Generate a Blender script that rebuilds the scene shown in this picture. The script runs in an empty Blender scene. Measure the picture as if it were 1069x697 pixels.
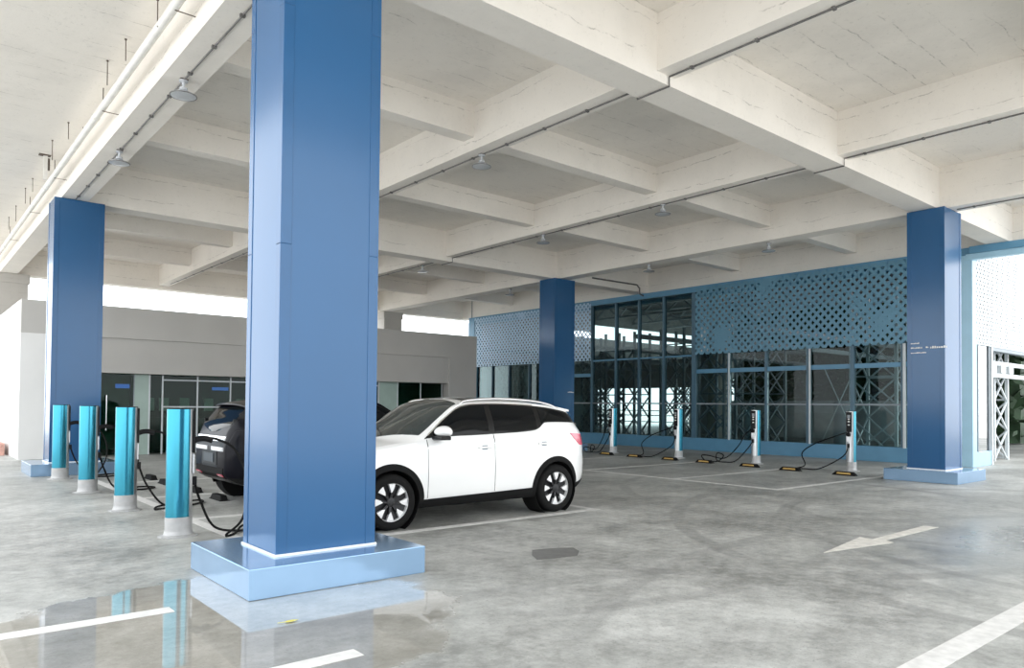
import bpy, bmesh, math, random
import numpy as np
from mathutils import Vector, Matrix
random.seed(7)
PI = math.pi
sc = bpy.context.scene
COL = sc.collection

# ------------------------------------------------------------------ materials
def _bsdf(name):
    m = bpy.data.materials.new(name); m.use_nodes = True
    nt = m.node_tree
    return m, nt, nt.nodes['Principled BSDF']

def mat(name, col, rough=0.5, metal=0.0, var=0.06, scale=3.0, coat=0.0, spec=0.5, bump=0.0, bscale=60.0):
    m, nt, b = _bsdf(name)
    N, L = nt.nodes, nt.links
    geo = N.new('ShaderNodeTexCoord')
    n = N.new('ShaderNodeTexNoise'); n.inputs['Scale'].default_value = scale; n.inputs['Detail'].default_value = 5
    L.new(geo.outputs['Object'], n.inputs['Vector'])
    r = N.new('ShaderNodeValToRGB')
    r.color_ramp.elements[0].position = .3; r.color_ramp.elements[1].position = .7
    c0 = [max(0, c * (1 - var)) for c in col]; c1 = [min(1, c * (1 + var)) for c in col]
    r.color_ramp.elements[0].color = (*c0, 1); r.color_ramp.elements[1].color = (*c1, 1)
    L.new(n.outputs['Fac'], r.inputs['Fac']); L.new(r.outputs['Color'], b.inputs['Base Color'])
    b.inputs['Roughness'].default_value = rough; b.inputs['Metallic'].default_value = metal
    b.inputs['Coat Weight'].default_value = coat; b.inputs['Coat Roughness'].default_value = .04
    b.inputs['Specular IOR Level'].default_value = spec
    if bump:
        n2 = N.new('ShaderNodeTexNoise'); n2.inputs['Scale'].default_value = bscale; n2.inputs['Detail'].default_value = 4
        L.new(geo.outputs['Object'], n2.inputs['Vector'])
        bp = N.new('ShaderNodeBump'); bp.inputs['Strength'].default_value = bump; bp.inputs['Distance'].default_value = .01
        L.new(n2.outputs['Fac'], bp.inputs['Height']); L.new(bp.outputs['Normal'], b.inputs['Normal'])
    return m

class NB:
    """small helper for building node maths"""
    def __init__(s, nt): s.N, s.L = nt.nodes, nt.links
    def val(s, x, sock):
        if isinstance(x, (int, float)): sock.default_value = x
        else: s.L.new(x, sock)
    def m(s, op, a, b=0.0, c=None, clamp=False):
        n = s.N.new('ShaderNodeMath'); n.operation = op; n.use_clamp = clamp
        s.val(a, n.inputs[0]); s.val(b, n.inputs[1])
        if c is not None: s.val(c, n.inputs[2])
        return n.outputs[0]
    def step(s, x, lo, hi):
        n = s.N.new('ShaderNodeMapRange'); n.interpolation_type = 'SMOOTHSTEP'
        s.val(x, n.inputs['Value']); n.inputs['From Min'].default_value = lo; n.inputs['From Max'].default_value = hi
        return n.outputs['Result']
    def noise(s, vec, scale, detail=4, rough=.55):
        n = s.N.new('ShaderNodeTexNoise'); n.inputs['Scale'].default_value = scale
        n.inputs['Detail'].default_value = detail; n.inputs['Roughness'].default_value = rough
        s.L.new(vec, n.inputs['Vector']); return n.outputs['Fac']
    def mix(s, f, a, b, blend='MIX'):
        n = s.N.new('ShaderNodeMix'); n.data_type = 'RGBA'; n.blend_type = blend
        s.val(f, n.inputs['Factor'])
        for x, k in ((a, 'A'), (b, 'B')):
            sk = [q for q in n.inputs if q.name == k and q.type == 'RGBA'][0]
            if isinstance(x, tuple): sk.default_value = (*x, 1)
            else: s.L.new(x, sk)
        return [q for q in n.outputs if q.type == 'RGBA'][0]

def floor_material():
    m, nt, b = _bsdf('parking_concrete'); k = NB(nt); N, L = k.N, k.L
    g = N.new('ShaderNodeNewGeometry'); P = g.outputs['Position']
    sx = N.new('ShaderNodeSeparateXYZ'); L.new(P, sx.inputs[0]); X, Y = sx.outputs[0], sx.outputs[1]
    n1 = k.noise(P, .45, 6, .6); n2 = k.noise(P, 2.3, 6, .65); n3 = k.noise(P, 45, 3, .7); n4 = k.noise(P, 9, 5, .7)
    s = k.m('ADD', k.m('MULTIPLY', n1, .45), k.m('ADD', k.m('MULTIPLY', n2, .3), k.m('MULTIPLY', n4, .25)))
    ramp = N.new('ShaderNodeValToRGB'); e = ramp.color_ramp.elements
    e[0].position = .40; e[0].color = (.185, .187, .173, 1); e[1].position = .60; e[1].color = (.48, .482, .458, 1)
    L.new(s, ramp.inputs[0]); c = ramp.outputs[0]
    c = k.mix(k.m('MULTIPLY', k.step(n3, .56, .70), .7), c, (.17, .17, .16))
    c = k.mix(k.m('MULTIPLY', k.step(k.noise(P, 22, 6, .8), .55, .72), .35), c, (.62, .62, .60))           # pits in the concrete
    # sweeping tyre marks
    for (cx, cy, R, w, st) in ((12.6, 1.3, 6.6, .11, .40), (12.6, 1.3, 5.1, .10, .34), (9.9, 7.3, 5.2, .12, .36), (3.2, -2.6, 7.4, .13, .30),
                               (8.0, -3.5, 8.3, .11, .28), (14.6, 5.2, 5.7, .10, .30), (6.0, 9.5, 5.9, .10, .22), (14.2, -2.0, 8.6, .12, .25)):
        d = k.m('SQRT', k.m('ADD', k.m('POWER', k.m('SUBTRACT', X, cx), 2), k.m('POWER', k.m('SUBTRACT', Y, cy), 2)))
        d = k.m('ABSOLUTE', k.m('SUBTRACT', d, R))
        msk = k.m('MULTIPLY', k.m('SUBTRACT', 1.0, k.step(d, w * .6, w * 1.3)), k.m('MULTIPLY', k.step(k.m('ADD', n1, k.m('MULTIPLY', n2, .25)), .52, .72), st))
        c = k.mix(msk, c, (.10, .10, .095))
    # irregular water film by the front pillar
    px, py = k.m('SUBTRACT', X, 1.85), k.m('SUBTRACT', Y, 5.25)
    ca, sa = math.cos(.70), math.sin(.70)
    ax = k.m('ADD', k.m('MULTIPLY', px, ca), k.m('MULTIPLY', py, sa)); ay = k.m('SUBTRACT', k.m('MULTIPLY', py, ca), k.m('MULTIPLY', px, sa))
    d = k.m('SQRT', k.m('ADD', k.m('POWER', k.m('DIVIDE', ax, 1.55), 2), k.m('POWER', k.m('DIVIDE', ay, 1.75), 2)))
    d = k.m('ADD', d, k.m('MULTIPLY', k.m('SUBTRACT', k.noise(P, 1.3, 6, .6), .5), .85))
    pud = k.m('SUBTRACT', 1.0, k.step(d, .86, .98))
    # damp sheen towards the open right side
    d2 = k.m('SQRT', k.m('ADD', k.m('POWER', k.m('DIVIDE', k.m('SUBTRACT', X, 10.6), 3.6), 2), k.m('POWER', k.m('DIVIDE', k.m('SUBTRACT', Y, 2.9), 1.1), 2)))
    d2 = k.m('ADD', d2, k.m('MULTIPLY', k.m('SUBTRACT', n2, .5), .6))
    damp = k.m('SUBTRACT', 1.0, k.step(d2, .25, 1.25))
    c = k.mix(k.m('MULTIPLY', pud, .45), c, (.24, .22, .18))
    c = k.mix(k.m('MULTIPLY', damp, .3), c, (.16, .17, .18))
    L.new(c, b.inputs['Base Color'])
    r = k.m('ADD', .36, k.m('MULTIPLY', n2, .34))
    r = k.m('MULTIPLY', r, k.m('SUBTRACT', 1.0, k.m('MULTIPLY', damp, .5)))
    r = k.m('ADD', k.m('MULTIPLY', r, k.m('SUBTRACT', 1.0, pud)), k.m('MULTIPLY', pud, .015))
    L.new(r, b.inputs['Roughness'])
    b.inputs['Specular IOR Level'].default_value = .55
    bp = N.new('ShaderNodeBump'); bp.inputs['Distance'].default_value = .006
    L.new(k.m('MULTIPLY', k.m('MULTIPLY', k.m('SUBTRACT', 1.0, pud), k.m('SUBTRACT', 1.0, k.m('MULTIPLY', damp, .9))), .35), bp.inputs['Strength'])
    L.new(k.m('ADD', n3, n4), bp.inputs['Height']); L.new(bp.outputs[0], b.inputs['Normal'])
    return m

def concrete_paint(name, col, axis, stain=.5):
    """whitewashed concrete with formwork board lines (axis across the boards) and grey weathering"""
    m, nt, b = _bsdf(name); k = NB(nt); N, L = k.N, k.L
    g = N.new('ShaderNodeNewGeometry'); P = g.outputs['Position']
    sx = N.new('ShaderNodeSeparateXYZ'); L.new(P, sx.inputs[0])
    n1 = k.noise(P, .7, 6, .65); n2 = k.noise(P, 6, 6, .7)
    co = k.m('ADD', sx.outputs[axis], k.m('MULTIPLY', n1, .35))
    fr = k.m('ABSOLUTE', k.m('SUBTRACT', k.m('FRACT', k.m('DIVIDE', co, .47)), .5))
    line = k.m('MULTIPLY', k.m('SUBTRACT', 1.0, k.step(fr, .0, .028)), k.m('MULTIPLY', k.step(n2, .40, .58), k.step(n1, .42, .56)))
    c = k.mix(k.m('MULTIPLY', k.step(n1, .38, .72), .42 * stain), col, tuple(x * .70 for x in col))
    c = k.mix(k.m('MULTIPLY', line, .62), c, (.30, .28, .25))
    c = k.mix(k.m('MULTIPLY', k.step(k.noise(P, 14, 5, .8), .56, .72), .55 * stain), c, tuple(x * .55 for x in col))
    c = k.mix(k.m('MULTIPLY', k.step(k.noise(P, 2.6, 8, .8), .66, .76), .45 * stain), c, (.36, .33, .29))
    L.new(c, b.inputs['Base Color']); b.inputs['Roughness'].default_value = .8
    b.inputs['Specular IOR Level'].default_value = .25
    bp = N.new('ShaderNodeBump'); bp.inputs['Distance'].default_value = .015; bp.inputs['Strength'].default_value = .35
    L.new(k.m('SUBTRACT', n2, k.m('MULTIPLY', line, .8)), bp.inputs['Height']); L.new(bp.outputs[0], b.inputs['Normal'])
    return m

def perforated(name, col, along, pitch=.25, hole=.30, skip=.50):
    """painted sheet with a staggered grid of real see-through holes"""
    m, nt, b = _bsdf(name); k = NB(nt); N, L = k.N, k.L
    g = N.new('ShaderNodeNewGeometry'); P = g.outputs['Position']
    sx = N.new('ShaderNodeSeparateXYZ'); L.new(P, sx.inputs[0])
    a = k.m('DIVIDE', sx.outputs[along], pitch); z = k.m('DIVIDE', sx.outputs[2], pitch * 1.05)
    def cell(o):
        fa = k.m('ABSOLUTE', k.m('SUBTRACT', k.m('FRACT', k.m('ADD', a, o)), .5))
        fz = k.m('SUBTRACT', k.m('FRACT', k.m('ADD', z, o)), .5)
        bar = k.m('ADD', fa, k.m('MULTIPLY', k.m('ABSOLUTE', fz), 1.15))
        stem = k.m('MAXIMUM', k.m('MULTIPLY', fa, 3.0), k.m('ABSOLUTE', k.m('MULTIPLY', fz, 1.1)))
        return k.m('MINIMUM', bar, stem)
    d = k.m('MINIMUM', cell(0.0), cell(.5))
    big = k.noise(P, .62, 2, .5)
    thr = k.m('MULTIPLY', k.step(big, skip - .12, skip), hole)
    op = k.m('LESS_THAN', d, thr)
    b.inputs['Base Color'].default_value = (*col, 1); b.inputs['Roughness'].default_value = .38
    t = N.new('ShaderNodeBsdfTransparent'); mx = N.new('ShaderNodeMixShader')
    L.new(op, mx.inputs[0]); L.new(b.outputs[0], mx.inputs[1]); L.new(t.outputs[0], mx.inputs[2])
    L.new(mx.outputs[0], N['Material Output'].inputs[0])
    return m

def glass(name, tint, refl=.10, rough=0.0):
    m, nt, b = _bsdf(name); N, L = nt.nodes, nt.links
    N.remove(b)
    t = N.new('ShaderNodeBsdfTransparent'); t.inputs[0].default_value = (*tint, 1)
    gl = N.new('ShaderNodeBsdfGlossy'); gl.inputs['Roughness'].default_value = rough
    lw = N.new('ShaderNodeFresnel'); lw.inputs['IOR'].default_value = 1.26
    ad = N.new('ShaderNodeMath'); ad.operation = 'MULTIPLY_ADD'; ad.inputs[1].default_value = 1.0; ad.inputs[2].default_value = refl; ad.use_clamp = True
    L.new(lw.outputs[0], ad.inputs[0])
    mx = N.new('ShaderNodeMixShader'); L.new(ad.outputs[0], mx.inputs[0]); L.new(t.outputs[0], mx.inputs[1]); L.new(gl.outputs[0], mx.inputs[2])
    L.new(mx.outputs[0], N['Material Output'].inputs[0])
    return m

M = {}
M['floor'] = floor_material()
M['ground'] = mat('pale_yard_concrete', (.74, .72, .69), .7, var=.10, scale=.6)
WCOL = (.86, .82, .765)
M['slab'] = concrete_paint('whitewashed_slab', WCOL, 1, .8)
M['beam'] = concrete_paint('whitewashed_beam', WCOL, 2, .6)
M['conc'] = concrete_paint('grey_concrete', (.50, .48, .45), 2, .6)
M['blue'] = mat('blue_cladding', (.026, .104, .240), .18, var=.04, scale=.8, spec=.45)
M['bluetrim'] = mat('blue_cladding_edge', (.025, .100, .232), .18, var=.04, spec=.45)
M['plinth'] = mat('blue_plinth_floor_lit', (.30, .46, .66), .14, metal=.6, var=.04, spec=.4)  # same blue sheet as the pillar, lightened to paint in the floor's reflection
M['sealant'] = mat('white_sealant', (.85, .87, .88), .5)
M['facblue'] = mat('facade_blue', (.10, .27, .42), .35, var=.05)
M['facpale'] = mat('facade_pale_blue', (.36, .58, .72), .3, var=.04)
M['mullion'] = mat('mullion_blue_grey', (.07, .15, .21), .35, var=.05)
M['perf'] = perforated('perforated_blue_sheet', (.11, .27, .38), 1, .25, .245, .38)
M['perfdaylit'] = perforated('perforated_pale_daylit_sheet', (.42, .60, .78), 1, .22, .30, .30)  # facade sheet with daylight painted in as a paler blue
M['perfsidelit'] = perforated('perforated_daylit_side', (.66, .73, .77), 0, .20, .24, .10)  # side sheet with outdoor daylight painted in as near-white
M['perfgrey'] = perforated('perforated_grey_sheet', (.33, .36, .38), 1, .30, .40, .50)
M['glass'] = glass('clear_facade_glass', (.60, .70, .70), .0)
M['glassgreen'] = glass('green_tint_glass', (.45, .62, .55), .0)
M['steel'] = mat('painted_steel_grey', (.26, .30, .33), .45, var=.08)
M['steelw'] = mat('painted_steel_white', (.62, .66, .68), .4, var=.06)
M['darkroof'] = mat('dark_roof', (.05, .055, .06), .7)
M['hallwall'] = mat('hall_render', (.45, .46, .46), .8, var=.1)
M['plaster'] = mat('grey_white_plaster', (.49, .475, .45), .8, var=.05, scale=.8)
M['plasterlit'] = mat('daylit_plaster', (.74, .735, .72), .8, var=.05, scale=.8)  # same plaster, daylight on the left end put into its colour
M['inside'] = mat('lobby_wall', (.27, .40, .34), .7, var=.2)
M['insidedark'] = mat('lobby_dark', (.035, .06, .06), .6, var=.3)
M['paintwhite'] = mat('road_paint', (.60, .59, .57), .6, var=.12, scale=12)
M['paintarrow'] = mat('road_paint_worn', (.62, .60, .55), .65, var=.14, scale=9)
M['patch'] = mat('damp_repair_patch', (.115, .115, .11), .5, var=.12, scale=9)
M['cyan'] = mat('metallic_cyan', (.055, .335, .46), .18, metal=.78, var=.03)
M['alu'] = mat('brushed_aluminium', (.66, .67, .68), .32, metal=.85, var=.04)
M['silver'] = mat('cast_silver', (.44, .44, .44), .5, metal=.35, var=.08, scale=14, bump=.2)
M['black'] = mat('black_plastic', (.008, .008, .009), .4, var=.1, spec=.2)
M['rubber'] = mat('black_rubber', (.010, .010, .010), .7, var=.15, scale=20, spec=.10)
M['yellow'] = mat('yellow_reflector', (.55, .36, .11), .45, var=.08)
M['screen'] = mat('grey_screen', (.30, .34, .36), .15)
M['label'] = mat('white_label', (.82, .82, .80), .4)
M['zinc'] = mat('dull_conduit', (.15, .145, .14), .5, metal=.2, var=.2, scale=8)
M['pipe'] = mat('white_pipe', (.78, .765, .73), .45, var=.07, scale=5)
M['rust'] = mat('rusty_rod', (.10, .075, .06), .7, var=.3)
M['lampshade'] = mat('frosted_lamp_shade', (.52, .54, .57), .25, spec=.6)
M['carwhite'] = mat('white_car_paint', (.86, .86, .85), .25, coat=1.0, var=.01)
M['carblack'] = mat('black_car_paint', (.002, .002, .005), .28, coat=.08, var=.05, spec=.12)
M['carglass'] = mat('dark_car_glass', (.004, .005, .006), .04, spec=.20, var=.1)
M['screenglass'] = mat('windscreen_glass', (.030, .038, .038), .03, spec=.55, var=.35, scale=2.2)
M['trimblk'] = mat('black_trim', (.008, .008, .008), .3, spec=.25)
M['clad'] = mat('textured_black_cladding', (.010, .010, .010), .7, spec=.10)
M['chrome'] = mat('bright_trim', (.75, .75, .76), .12, metal=1.0)
M['rimdark'] = mat('dark_alloy', (.030, .030, .032), .4, metal=.3, spec=.3)
M['rimsilver'] = mat('machined_alloy', (.80, .80, .80), .38, metal=.35)
M['lampred'] = mat('red_tail_lens', (.75, .10, .16), .12, coat=1.0, var=.25, scale=18)
M['lampdark'] = mat('dark_tail_lens', (.03, .004, .005), .2, coat=.1, spec=.2)
M['plate'] = mat('dull_plate', (.05, .06, .07), .4)
M['lampclear'] = mat('clear_lamp_lens', (.70, .72, .74), .1, coat=1.0)
M['leafy'] = mat('hedge_leaf', (.030, .066, .028), .6, var=.5, scale=2)
M['drygrass'] = mat('yellow_leaf', (.62, .55, .10), .5)
M['bark'] = mat('column_render_beige', (.46, .42, .37), .7, var=.08)
M['etched'] = mat('etched_green_glass', (.36, .47, .42), .35)
M['signblue'] = mat('blue_sign', (.03, .17, .55), .4)
M['bricks'] = mat('pink_brick', (.52, .30, .25), .8, var=.3, scale=9)

# ------------------------------------------------------------------ mesh helpers
def link(name, bm, m, parent=None, smooth=None, loc=None):
    me = bpy.data.meshes.new(name)
    bmesh.ops.recalc_face_normals(bm, faces=bm.faces[:])
    bm.to_mesh(me); bm.free()
    if isinstance(m, str): m = M[m]
    me.materials.append(m)
    if smooth is not None:
        for p in me.polygons: p.use_smooth = True
        me.set_sharp_from_angle(angle=math.radians(smooth))
    o = bpy.data.objects.new(name, me); COL.objects.link(o)
    if parent: o.parent = parent
    if loc: o.location = loc
    return o

def box(bm, a, b, bevel=0):
    """axis-aligned box between two corners"""
    (x0, y0, z0), (x1, y1, z1) = a, b
    r = bmesh.ops.create_cube(bm, size=1)
    vs = r['verts']
    for v in vs:
        v.co = Vector(((x0 + x1) / 2 + v.co.x * (x1 - x0), (y0 + y1) / 2 + v.co.y * (y1 - y0), (z0 + z1) / 2 + v.co.z * (z1 - z0)))
    if bevel:
        es = list({e for v in vs for e in v.link_edges})
        bmesh.ops.bevel(bm, geom=es, offset=bevel, segments=2, affect='EDGES', profile=.5)
    return vs

def BX(name, a, b, m, parent=None, bevel=0):
    bm = bmesh.new(); box(bm, a, b, bevel); return link(name, bm, m, parent)

def bar(bm, p, q, w, h=None, up=(0, 0, 1)):
    """square bar from p to q"""
    p, q = Vector(p), Vector(q); d = (q - p); L = d.length; d.normalize(); h = h or w
    u = Vector(up)
    if abs(d.dot(u)) > .98: u = Vector((1, 0, 0))
    s = d.cross(u).normalized(); t = s.cross(d)
    vs = []
    for c in (p, q):
        for i, j in ((-1, -1), (1, -1), (1, 1), (-1, 1)):
            vs.append(bm.verts.new(c + s * (i * w / 2) + t * (j * h / 2)))
    for f in ((0, 1, 2, 3), (7, 6, 5, 4), (0, 4, 5, 1), (1, 5, 6, 2), (2, 6, 7, 3), (3, 7, 4, 0)):
        bm.faces.new([vs[i] for i in f])

def tube(bm, pts, r, n=8, sub=6, smooth=True):
    pts = [Vector(p) for p in pts]
    if smooth and len(pts) > 2:
        P = [pts[0]] + pts + [pts[-1]]; out = []
        for i in range(1, len(P) - 2):
            for k in range(sub):
                t = k / sub; a, b, c, d = P[i - 1], P[i], P[i + 1], P[i + 2]
                out.append(.5 * ((2 * b) + (c - a) * t + (2 * a - 5 * b + 4 * c - d) * t * t + (3 * b - a - 3 * c + d) * t ** 3))
        out.append(pts[-1]); pts = out
    ref = Vector((0, 0, 1)); rings = []
    for i, p in enumerate(pts):
        d = (pts[min(i + 1, len(pts) - 1)] - pts[max(i - 1, 0)]).normalized()
        s = d.cross(ref)
        if s.length < .05: s = d.cross(Vector((1, 0, 0)))
        s.normalize(); t = s.cross(d)
        if rings:
            # keep the frame from flipping
            if s.dot(prev) < 0: s, t = -s, -t
        prev = s
        rings.append([bm.verts.new(p + (s * math.cos(2 * PI * k / n) + t * math.sin(2 * PI * k / n)) * r) for k in range(n)])
    for a, b in zip(rings, rings[1:]):
        for k in range(n): bm.faces.new((a[k], a[(k + 1) % n], b[(k + 1) % n], b[k]))
    bm.faces.new(rings[0][::-1]); bm.faces.new(rings[-1])

def lathe(bm, prof, n=24, axis='z', centre=(0, 0, 0)):
    """prof: list of (radius, height)"""
    rings = []; c = Vector(centre)
    def pt(r, h, a):
        if axis == 'z': return c + Vector((r * math.cos(a), r * math.sin(a), h))
        return c + Vector((r * math.cos(a), h, r * math.sin(a)))
    for r, h in prof:
        if r < 1e-5: rings.append([bm.verts.new(pt(0, h, 0))])
        else: rings.append([bm.verts.new(pt(r, h, 2 * PI * k / n)) for k in range(n)])
    for a, b in zip(rings, rings[1:]):
        if len(a) == 1 and len(b) == 1: continue
        for k in range(n):
            if len(a) == 1: bm.faces.new((a[0], b[(k + 1) % n], b[k]))
            elif len(b) == 1: bm.faces.new((a[k], a[(k + 1) % n], b[0]))
            else: bm.faces.new((a[k], a[(k + 1) % n], b[(k + 1) % n], b[k]))

def prism(bm, outline, z0, z1):
    a = [bm.verts.new((x, y, z0)) for x, y in outline]; b = [bm.verts.new((x, y, z1)) for x, y in outline]
    n = len(a)
    bm.faces.new(a[::-1]); bm.faces.new(b)
    for i in range(n): bm.faces.new((a[i], a[(i + 1) % n], b[(i + 1) % n], b[i]))

def gridsolid(bm, O, I):
    """closed slab between an outer and an inner grid of points"""
    def mk(G): return [[bm.verts.new(p) for p in row] for row in G]
    o, i = mk(O), mk(I); n, m = len(o), len(o[0])
    for a in range(n - 1):
        for b in range(m - 1):
            bm.faces.new((o[a][b], o[a + 1][b], o[a + 1][b + 1], o[a][b + 1]))
            bm.faces.new((i[a][b], i[a][b + 1], i[a + 1][b + 1], i[a + 1][b]))
    for a in range(n - 1):
        for b in (0, m - 1): bm.faces.new((o[a][b], o[a + 1][b], i[a + 1][b], i[a][b]))
    for b in range(m - 1):
        for a in (0, n - 1): bm.faces.new((o[a][b], o[a][b + 1], i[a][b + 1], i[a][b]))

def tag(o, label, cat, group=None, kind=None):
    o['label'] = label; o['category'] = cat
    if group: o['group'] = group
    if kind: o['kind'] = kind
    return o

def empty(name, loc, rz=0):
    o = bpy.data.objects.new(name, None); COL.objects.link(o); o.empty_display_size = .2
    o.location = loc; o.rotation_euler = (0, 0, rz); return o

def thing(name, label, cat, loc, rz=0, group=None):
    o = empty(name, loc, rz); return tag(o, label, cat, group, 'thing')

def dup(root, loc, rz, label, group=None):
    def cp(o, parent):
        c = o.copy(); COL.objects.link(c)
        if parent: c.parent = parent
        for ch in o.children: cp(ch, c)
        return c
    r = cp(root, None); r.location = loc; r.rotation_euler = (0, 0, rz); r['label'] = label
    if group: r['group'] = group
    return r

def structure(o, label=None, cat=None):
    o['kind'] = 'structure'
    if label: o['label'] = label
    if cat: o['category'] = cat
    return o

# ------------------------------------------------------------------ ground, floor, ceiling
# world: x runs along the main girders (away to the right), y along the cross beams (away to the left)
o = BX('ground', (-160, -160, -.30), (200, 220, -.02), 'ground'); structure(o, 'pale open yard around the car park', 'ground')
flo = BX('floor', (-6, -6, -.28), (45, 42, 0), 'floor'); structure(flo, 'grey concrete car park floor with tyre marks and a puddle', 'floor')
bm = bmesh.new(); prism(bm, [(5.26, 5.90), (5.48, 5.85), (5.70, 5.72), (5.62, 5.55), (5.44, 5.40), (5.18, 5.44), (4.97, 5.50), (5.08, 5.70)], .0005, .002)
link('patch', bm, 'patch', flo)['label'] = 'dark damp patch on the floor'

ZG, ZB, ZT, ZS = 5.87, 6.0, 6.22, 6.77
EX0, EY0, EX1, EY1 = .2, -1.6, 22.6, 30.75          # edges of the deck above, the unseen near ones set to admit daylight
bm = bmesh.new(); prism(bm, [(2.9, EY0), (18.0, EY0), (18.0, 4.1), (EX1, 4.1), (EX1, EY1), (2.9, EY1)], ZS, ZS + .25); cl = link('ceiling', bm, 'slab'); structure(cl, 'whitewashed concrete ceiling with a grid of beams', 'ceiling')  # unseen right corner notched, shaped so daylight reaches the floor
o = BX('edge_slab', (EX0, EY0, 6.46), (2.9, EY1, 6.70), 'slab', cl)
GU = [(6.18, 6.71), (18.18, 18.71), (30.20, 30.72)]
for y0, y1 in GU: BX('girder', (2.70, y0, ZG), (EX1, y1, ZS + .02), 'beam', cl)
GV = [(2.63, 3.13, ZG), (7.66, 8.03, ZB), (12.64, 13.02, ZB), (17.24, 17.74, ZG + .003), (22.06, 22.56, ZG + .004)]
for x0, x1, z in GV: BX('cross_beam', (x0, 4.1 if x0 > 20 else EY0, z), (x1, EY1, ZS + .03), 'beam', cl)
for (xa, xb) in ((3.0, 7.8), (7.8, 12.8), (12.8, 17.5), (17.5, 22.3)):
    for y in (2.20, 10.20, 14.20, 22.20, 26.20):
        if xa > 17 and y < 5: continue
        BX('rib', (xa, y, ZT), (xb, y + .31, ZS + .01), 'beam', cl)

# ------------------------------------------------------------------ blue clad pillars
def pillar(x0, y0, label, letters=None):
    W, D, H = .95, .76, 5.86
    t = thing('clad_pillar', label, 'pillar', (x0 + W / 2, y0 + D / 2, 0), 0, 'blue clad pillars')
    w, d = W / 2, D / 2
    bm = bmesh.new(); box(bm, (-w + .006, -d + .006, .24), (w - .006, d - .006, H), .004)
    link('cladding', bm, 'blue', t)
    for sx in (-1, 1):
        for sy in (-1, 1):
            bm = bmesh.new()
            xs = sorted((sx * w, sx * (w - .10))); ys = sorted((sy * d, sy * (d - .10)))
            zz = [.246, 2.92, 5.0, H + .002]
            for za, zb_ in zip(zz, zz[1:]): box(bm, (xs[0], ys[0], za + .0015), (xs[1], ys[1], zb_ - .0015), .003)
            link('corner_trim', bm, 'bluetrim', t)
    bm = bmesh.new(); box(bm, (-.82 - .01, -.735, .0), (.80, .735, .245), .006); link('plinth', bm, 'plinth', t)
    bm = bmesh.new()
    for (a, b) in (((-w - .012, -d - .012), (w + .012, -d + .002)), ((-w - .012, d - .002), (w + .012, d + .012)), ((-w - .012, -d), (-w + .002, d)), ((w - .002, -d), (w + .012, d))):
        box(bm, (a[0], a[1], .244), (b[0], b[1], .262))
    link('sealant', bm, 'sealant', t)
    if letters:
        rnd = random.Random(5)
        for face, h0, z, length, hgt in letters:        # small printed lines, too fine to read
            bm = bmesh.new(); p = h0; end = h0 + length
            while p < end:
                wd = min(rnd.uniform(.5, .9) * hgt, end - p)
                if wd < .004: break
                f = rnd.random()
                za, zb_ = (z, z + hgt) if f < .6 else (z, z + hgt * .7)
                if face == '-x':
                    box(bm, (-w - .0025, -p - wd, za), (-w + .0005, -p, zb_))
                else:
                    box(bm, (p, -d - .0025, za), (p + wd, -d + .0005, zb_))
                p += wd + hgt * .28
            link('lettering', bm, 'label', t)['label'] = 'small white printed lettering'
    return t

pillar(2.50, 6.07, 'big blue clad pillar in front, beside the puddle and the white car')
pillar(2.50, 18.03, 'blue clad pillar behind the farthest of the cyan posts')
yc = 6.0 + .38
pillar(17.0, 6.0, 'blue clad pillar on the right, with lines of white lettering',
       [('-x', yc - 6.68, 2.955, .17, .028), ('-x', yc - 6.68, 2.855, .23, .028), ('-x', yc - 6.68, 2.750, .31, .024),
        ('-x', yc - 6.375, 2.86, .05, .03), ('-x', yc - 6.29, 2.845, .33, .05)])
pillar(17.0, 18.03, 'dark blue clad pillar directly behind the tail of the white car', [('-y', .39 - .03, 1.985, .10, .03), ('-y', .17, 1.99, .28, .035)])
for x, lab in ((2.50, 'bare grey concrete pillar at the far left edge of the deck'), (17.42, 'bare grey concrete pillar standing beyond the low building roof')):
    bm = bmesh.new(); box(bm, (-.475, -.38, 0), (.475, .38, 5.866), .01); box(bm, (-.52, -.42, 5.55), (.52, .42, 5.868), .01)
    o = link('concrete_pillar', bm, 'conc', None, loc=(x + .475, 30.42, 0)); tag(o, lab, 'pillar', 'bare concrete pillars', 'thing')

# ------------------------------------------------------------------ overhead services
def conduit(pts, label, r=.012, clips=()):
    t = thing('conduit', label, 'conduit', (0, 0, 0), 0, 'conduits under the beams')
    bm = bmesh.new(); tube(bm, pts, r, 6, smooth=False); link('conduit_pipe', bm, 'zinc', t, 50)
    for c in clips:
        bm = bmesh.new(); box(bm, (c[0] - .03, c[1] - .02, c[2] - .018), (c[0] + .03, c[1] + .02, c[2] + .016), .004); link('clip', bm, 'zinc', t)
    return t
def beam_run(x, zlow, girders, label, y0, y1, zg=ZG):
    pts = [(x, y0, zlow - .014)]; clips = []
    for a, b in girders:
        if b < y0 or a > y1: continue
        pts += [(x, a - .014, zlow - .014), (x, a - .014, zg - .014), (x, b + .014, zg - .014), (x, b + .014, zlow - .014)]
    pts.append((x, y1, zlow - .014))
    y = y0 + .3
    while y < y1:
        if all(not (a - .1 < y < b + .1) for a, b in girders): clips.append((x, y, zlow - .014))
        y += .95
    return conduit(pts, label, clips=clips)
beam_run(2.88, ZG, [], 'thin dark conduit along the girder from the front pillar to the left pillar', 6.9, 17.95)
beam_run(7.90, ZB, GU[:2], 'thin dark conduit under the cross beam above the white car', 1.7, 29.5)
beam_run(12.86, ZB, GU[:2], 'thin dark conduit under the middle cross beam', 1.7, 29.5)
conduit([(17.5, 1.7, ZG - .011), (17.5, 5.93, ZG - .011)], 'thin dark conduit running from the right pillar toward the open side', clips=[(17.5, y, ZG - .012) for y in (1.9, 3.2, 4.5, 5.6)])
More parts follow.
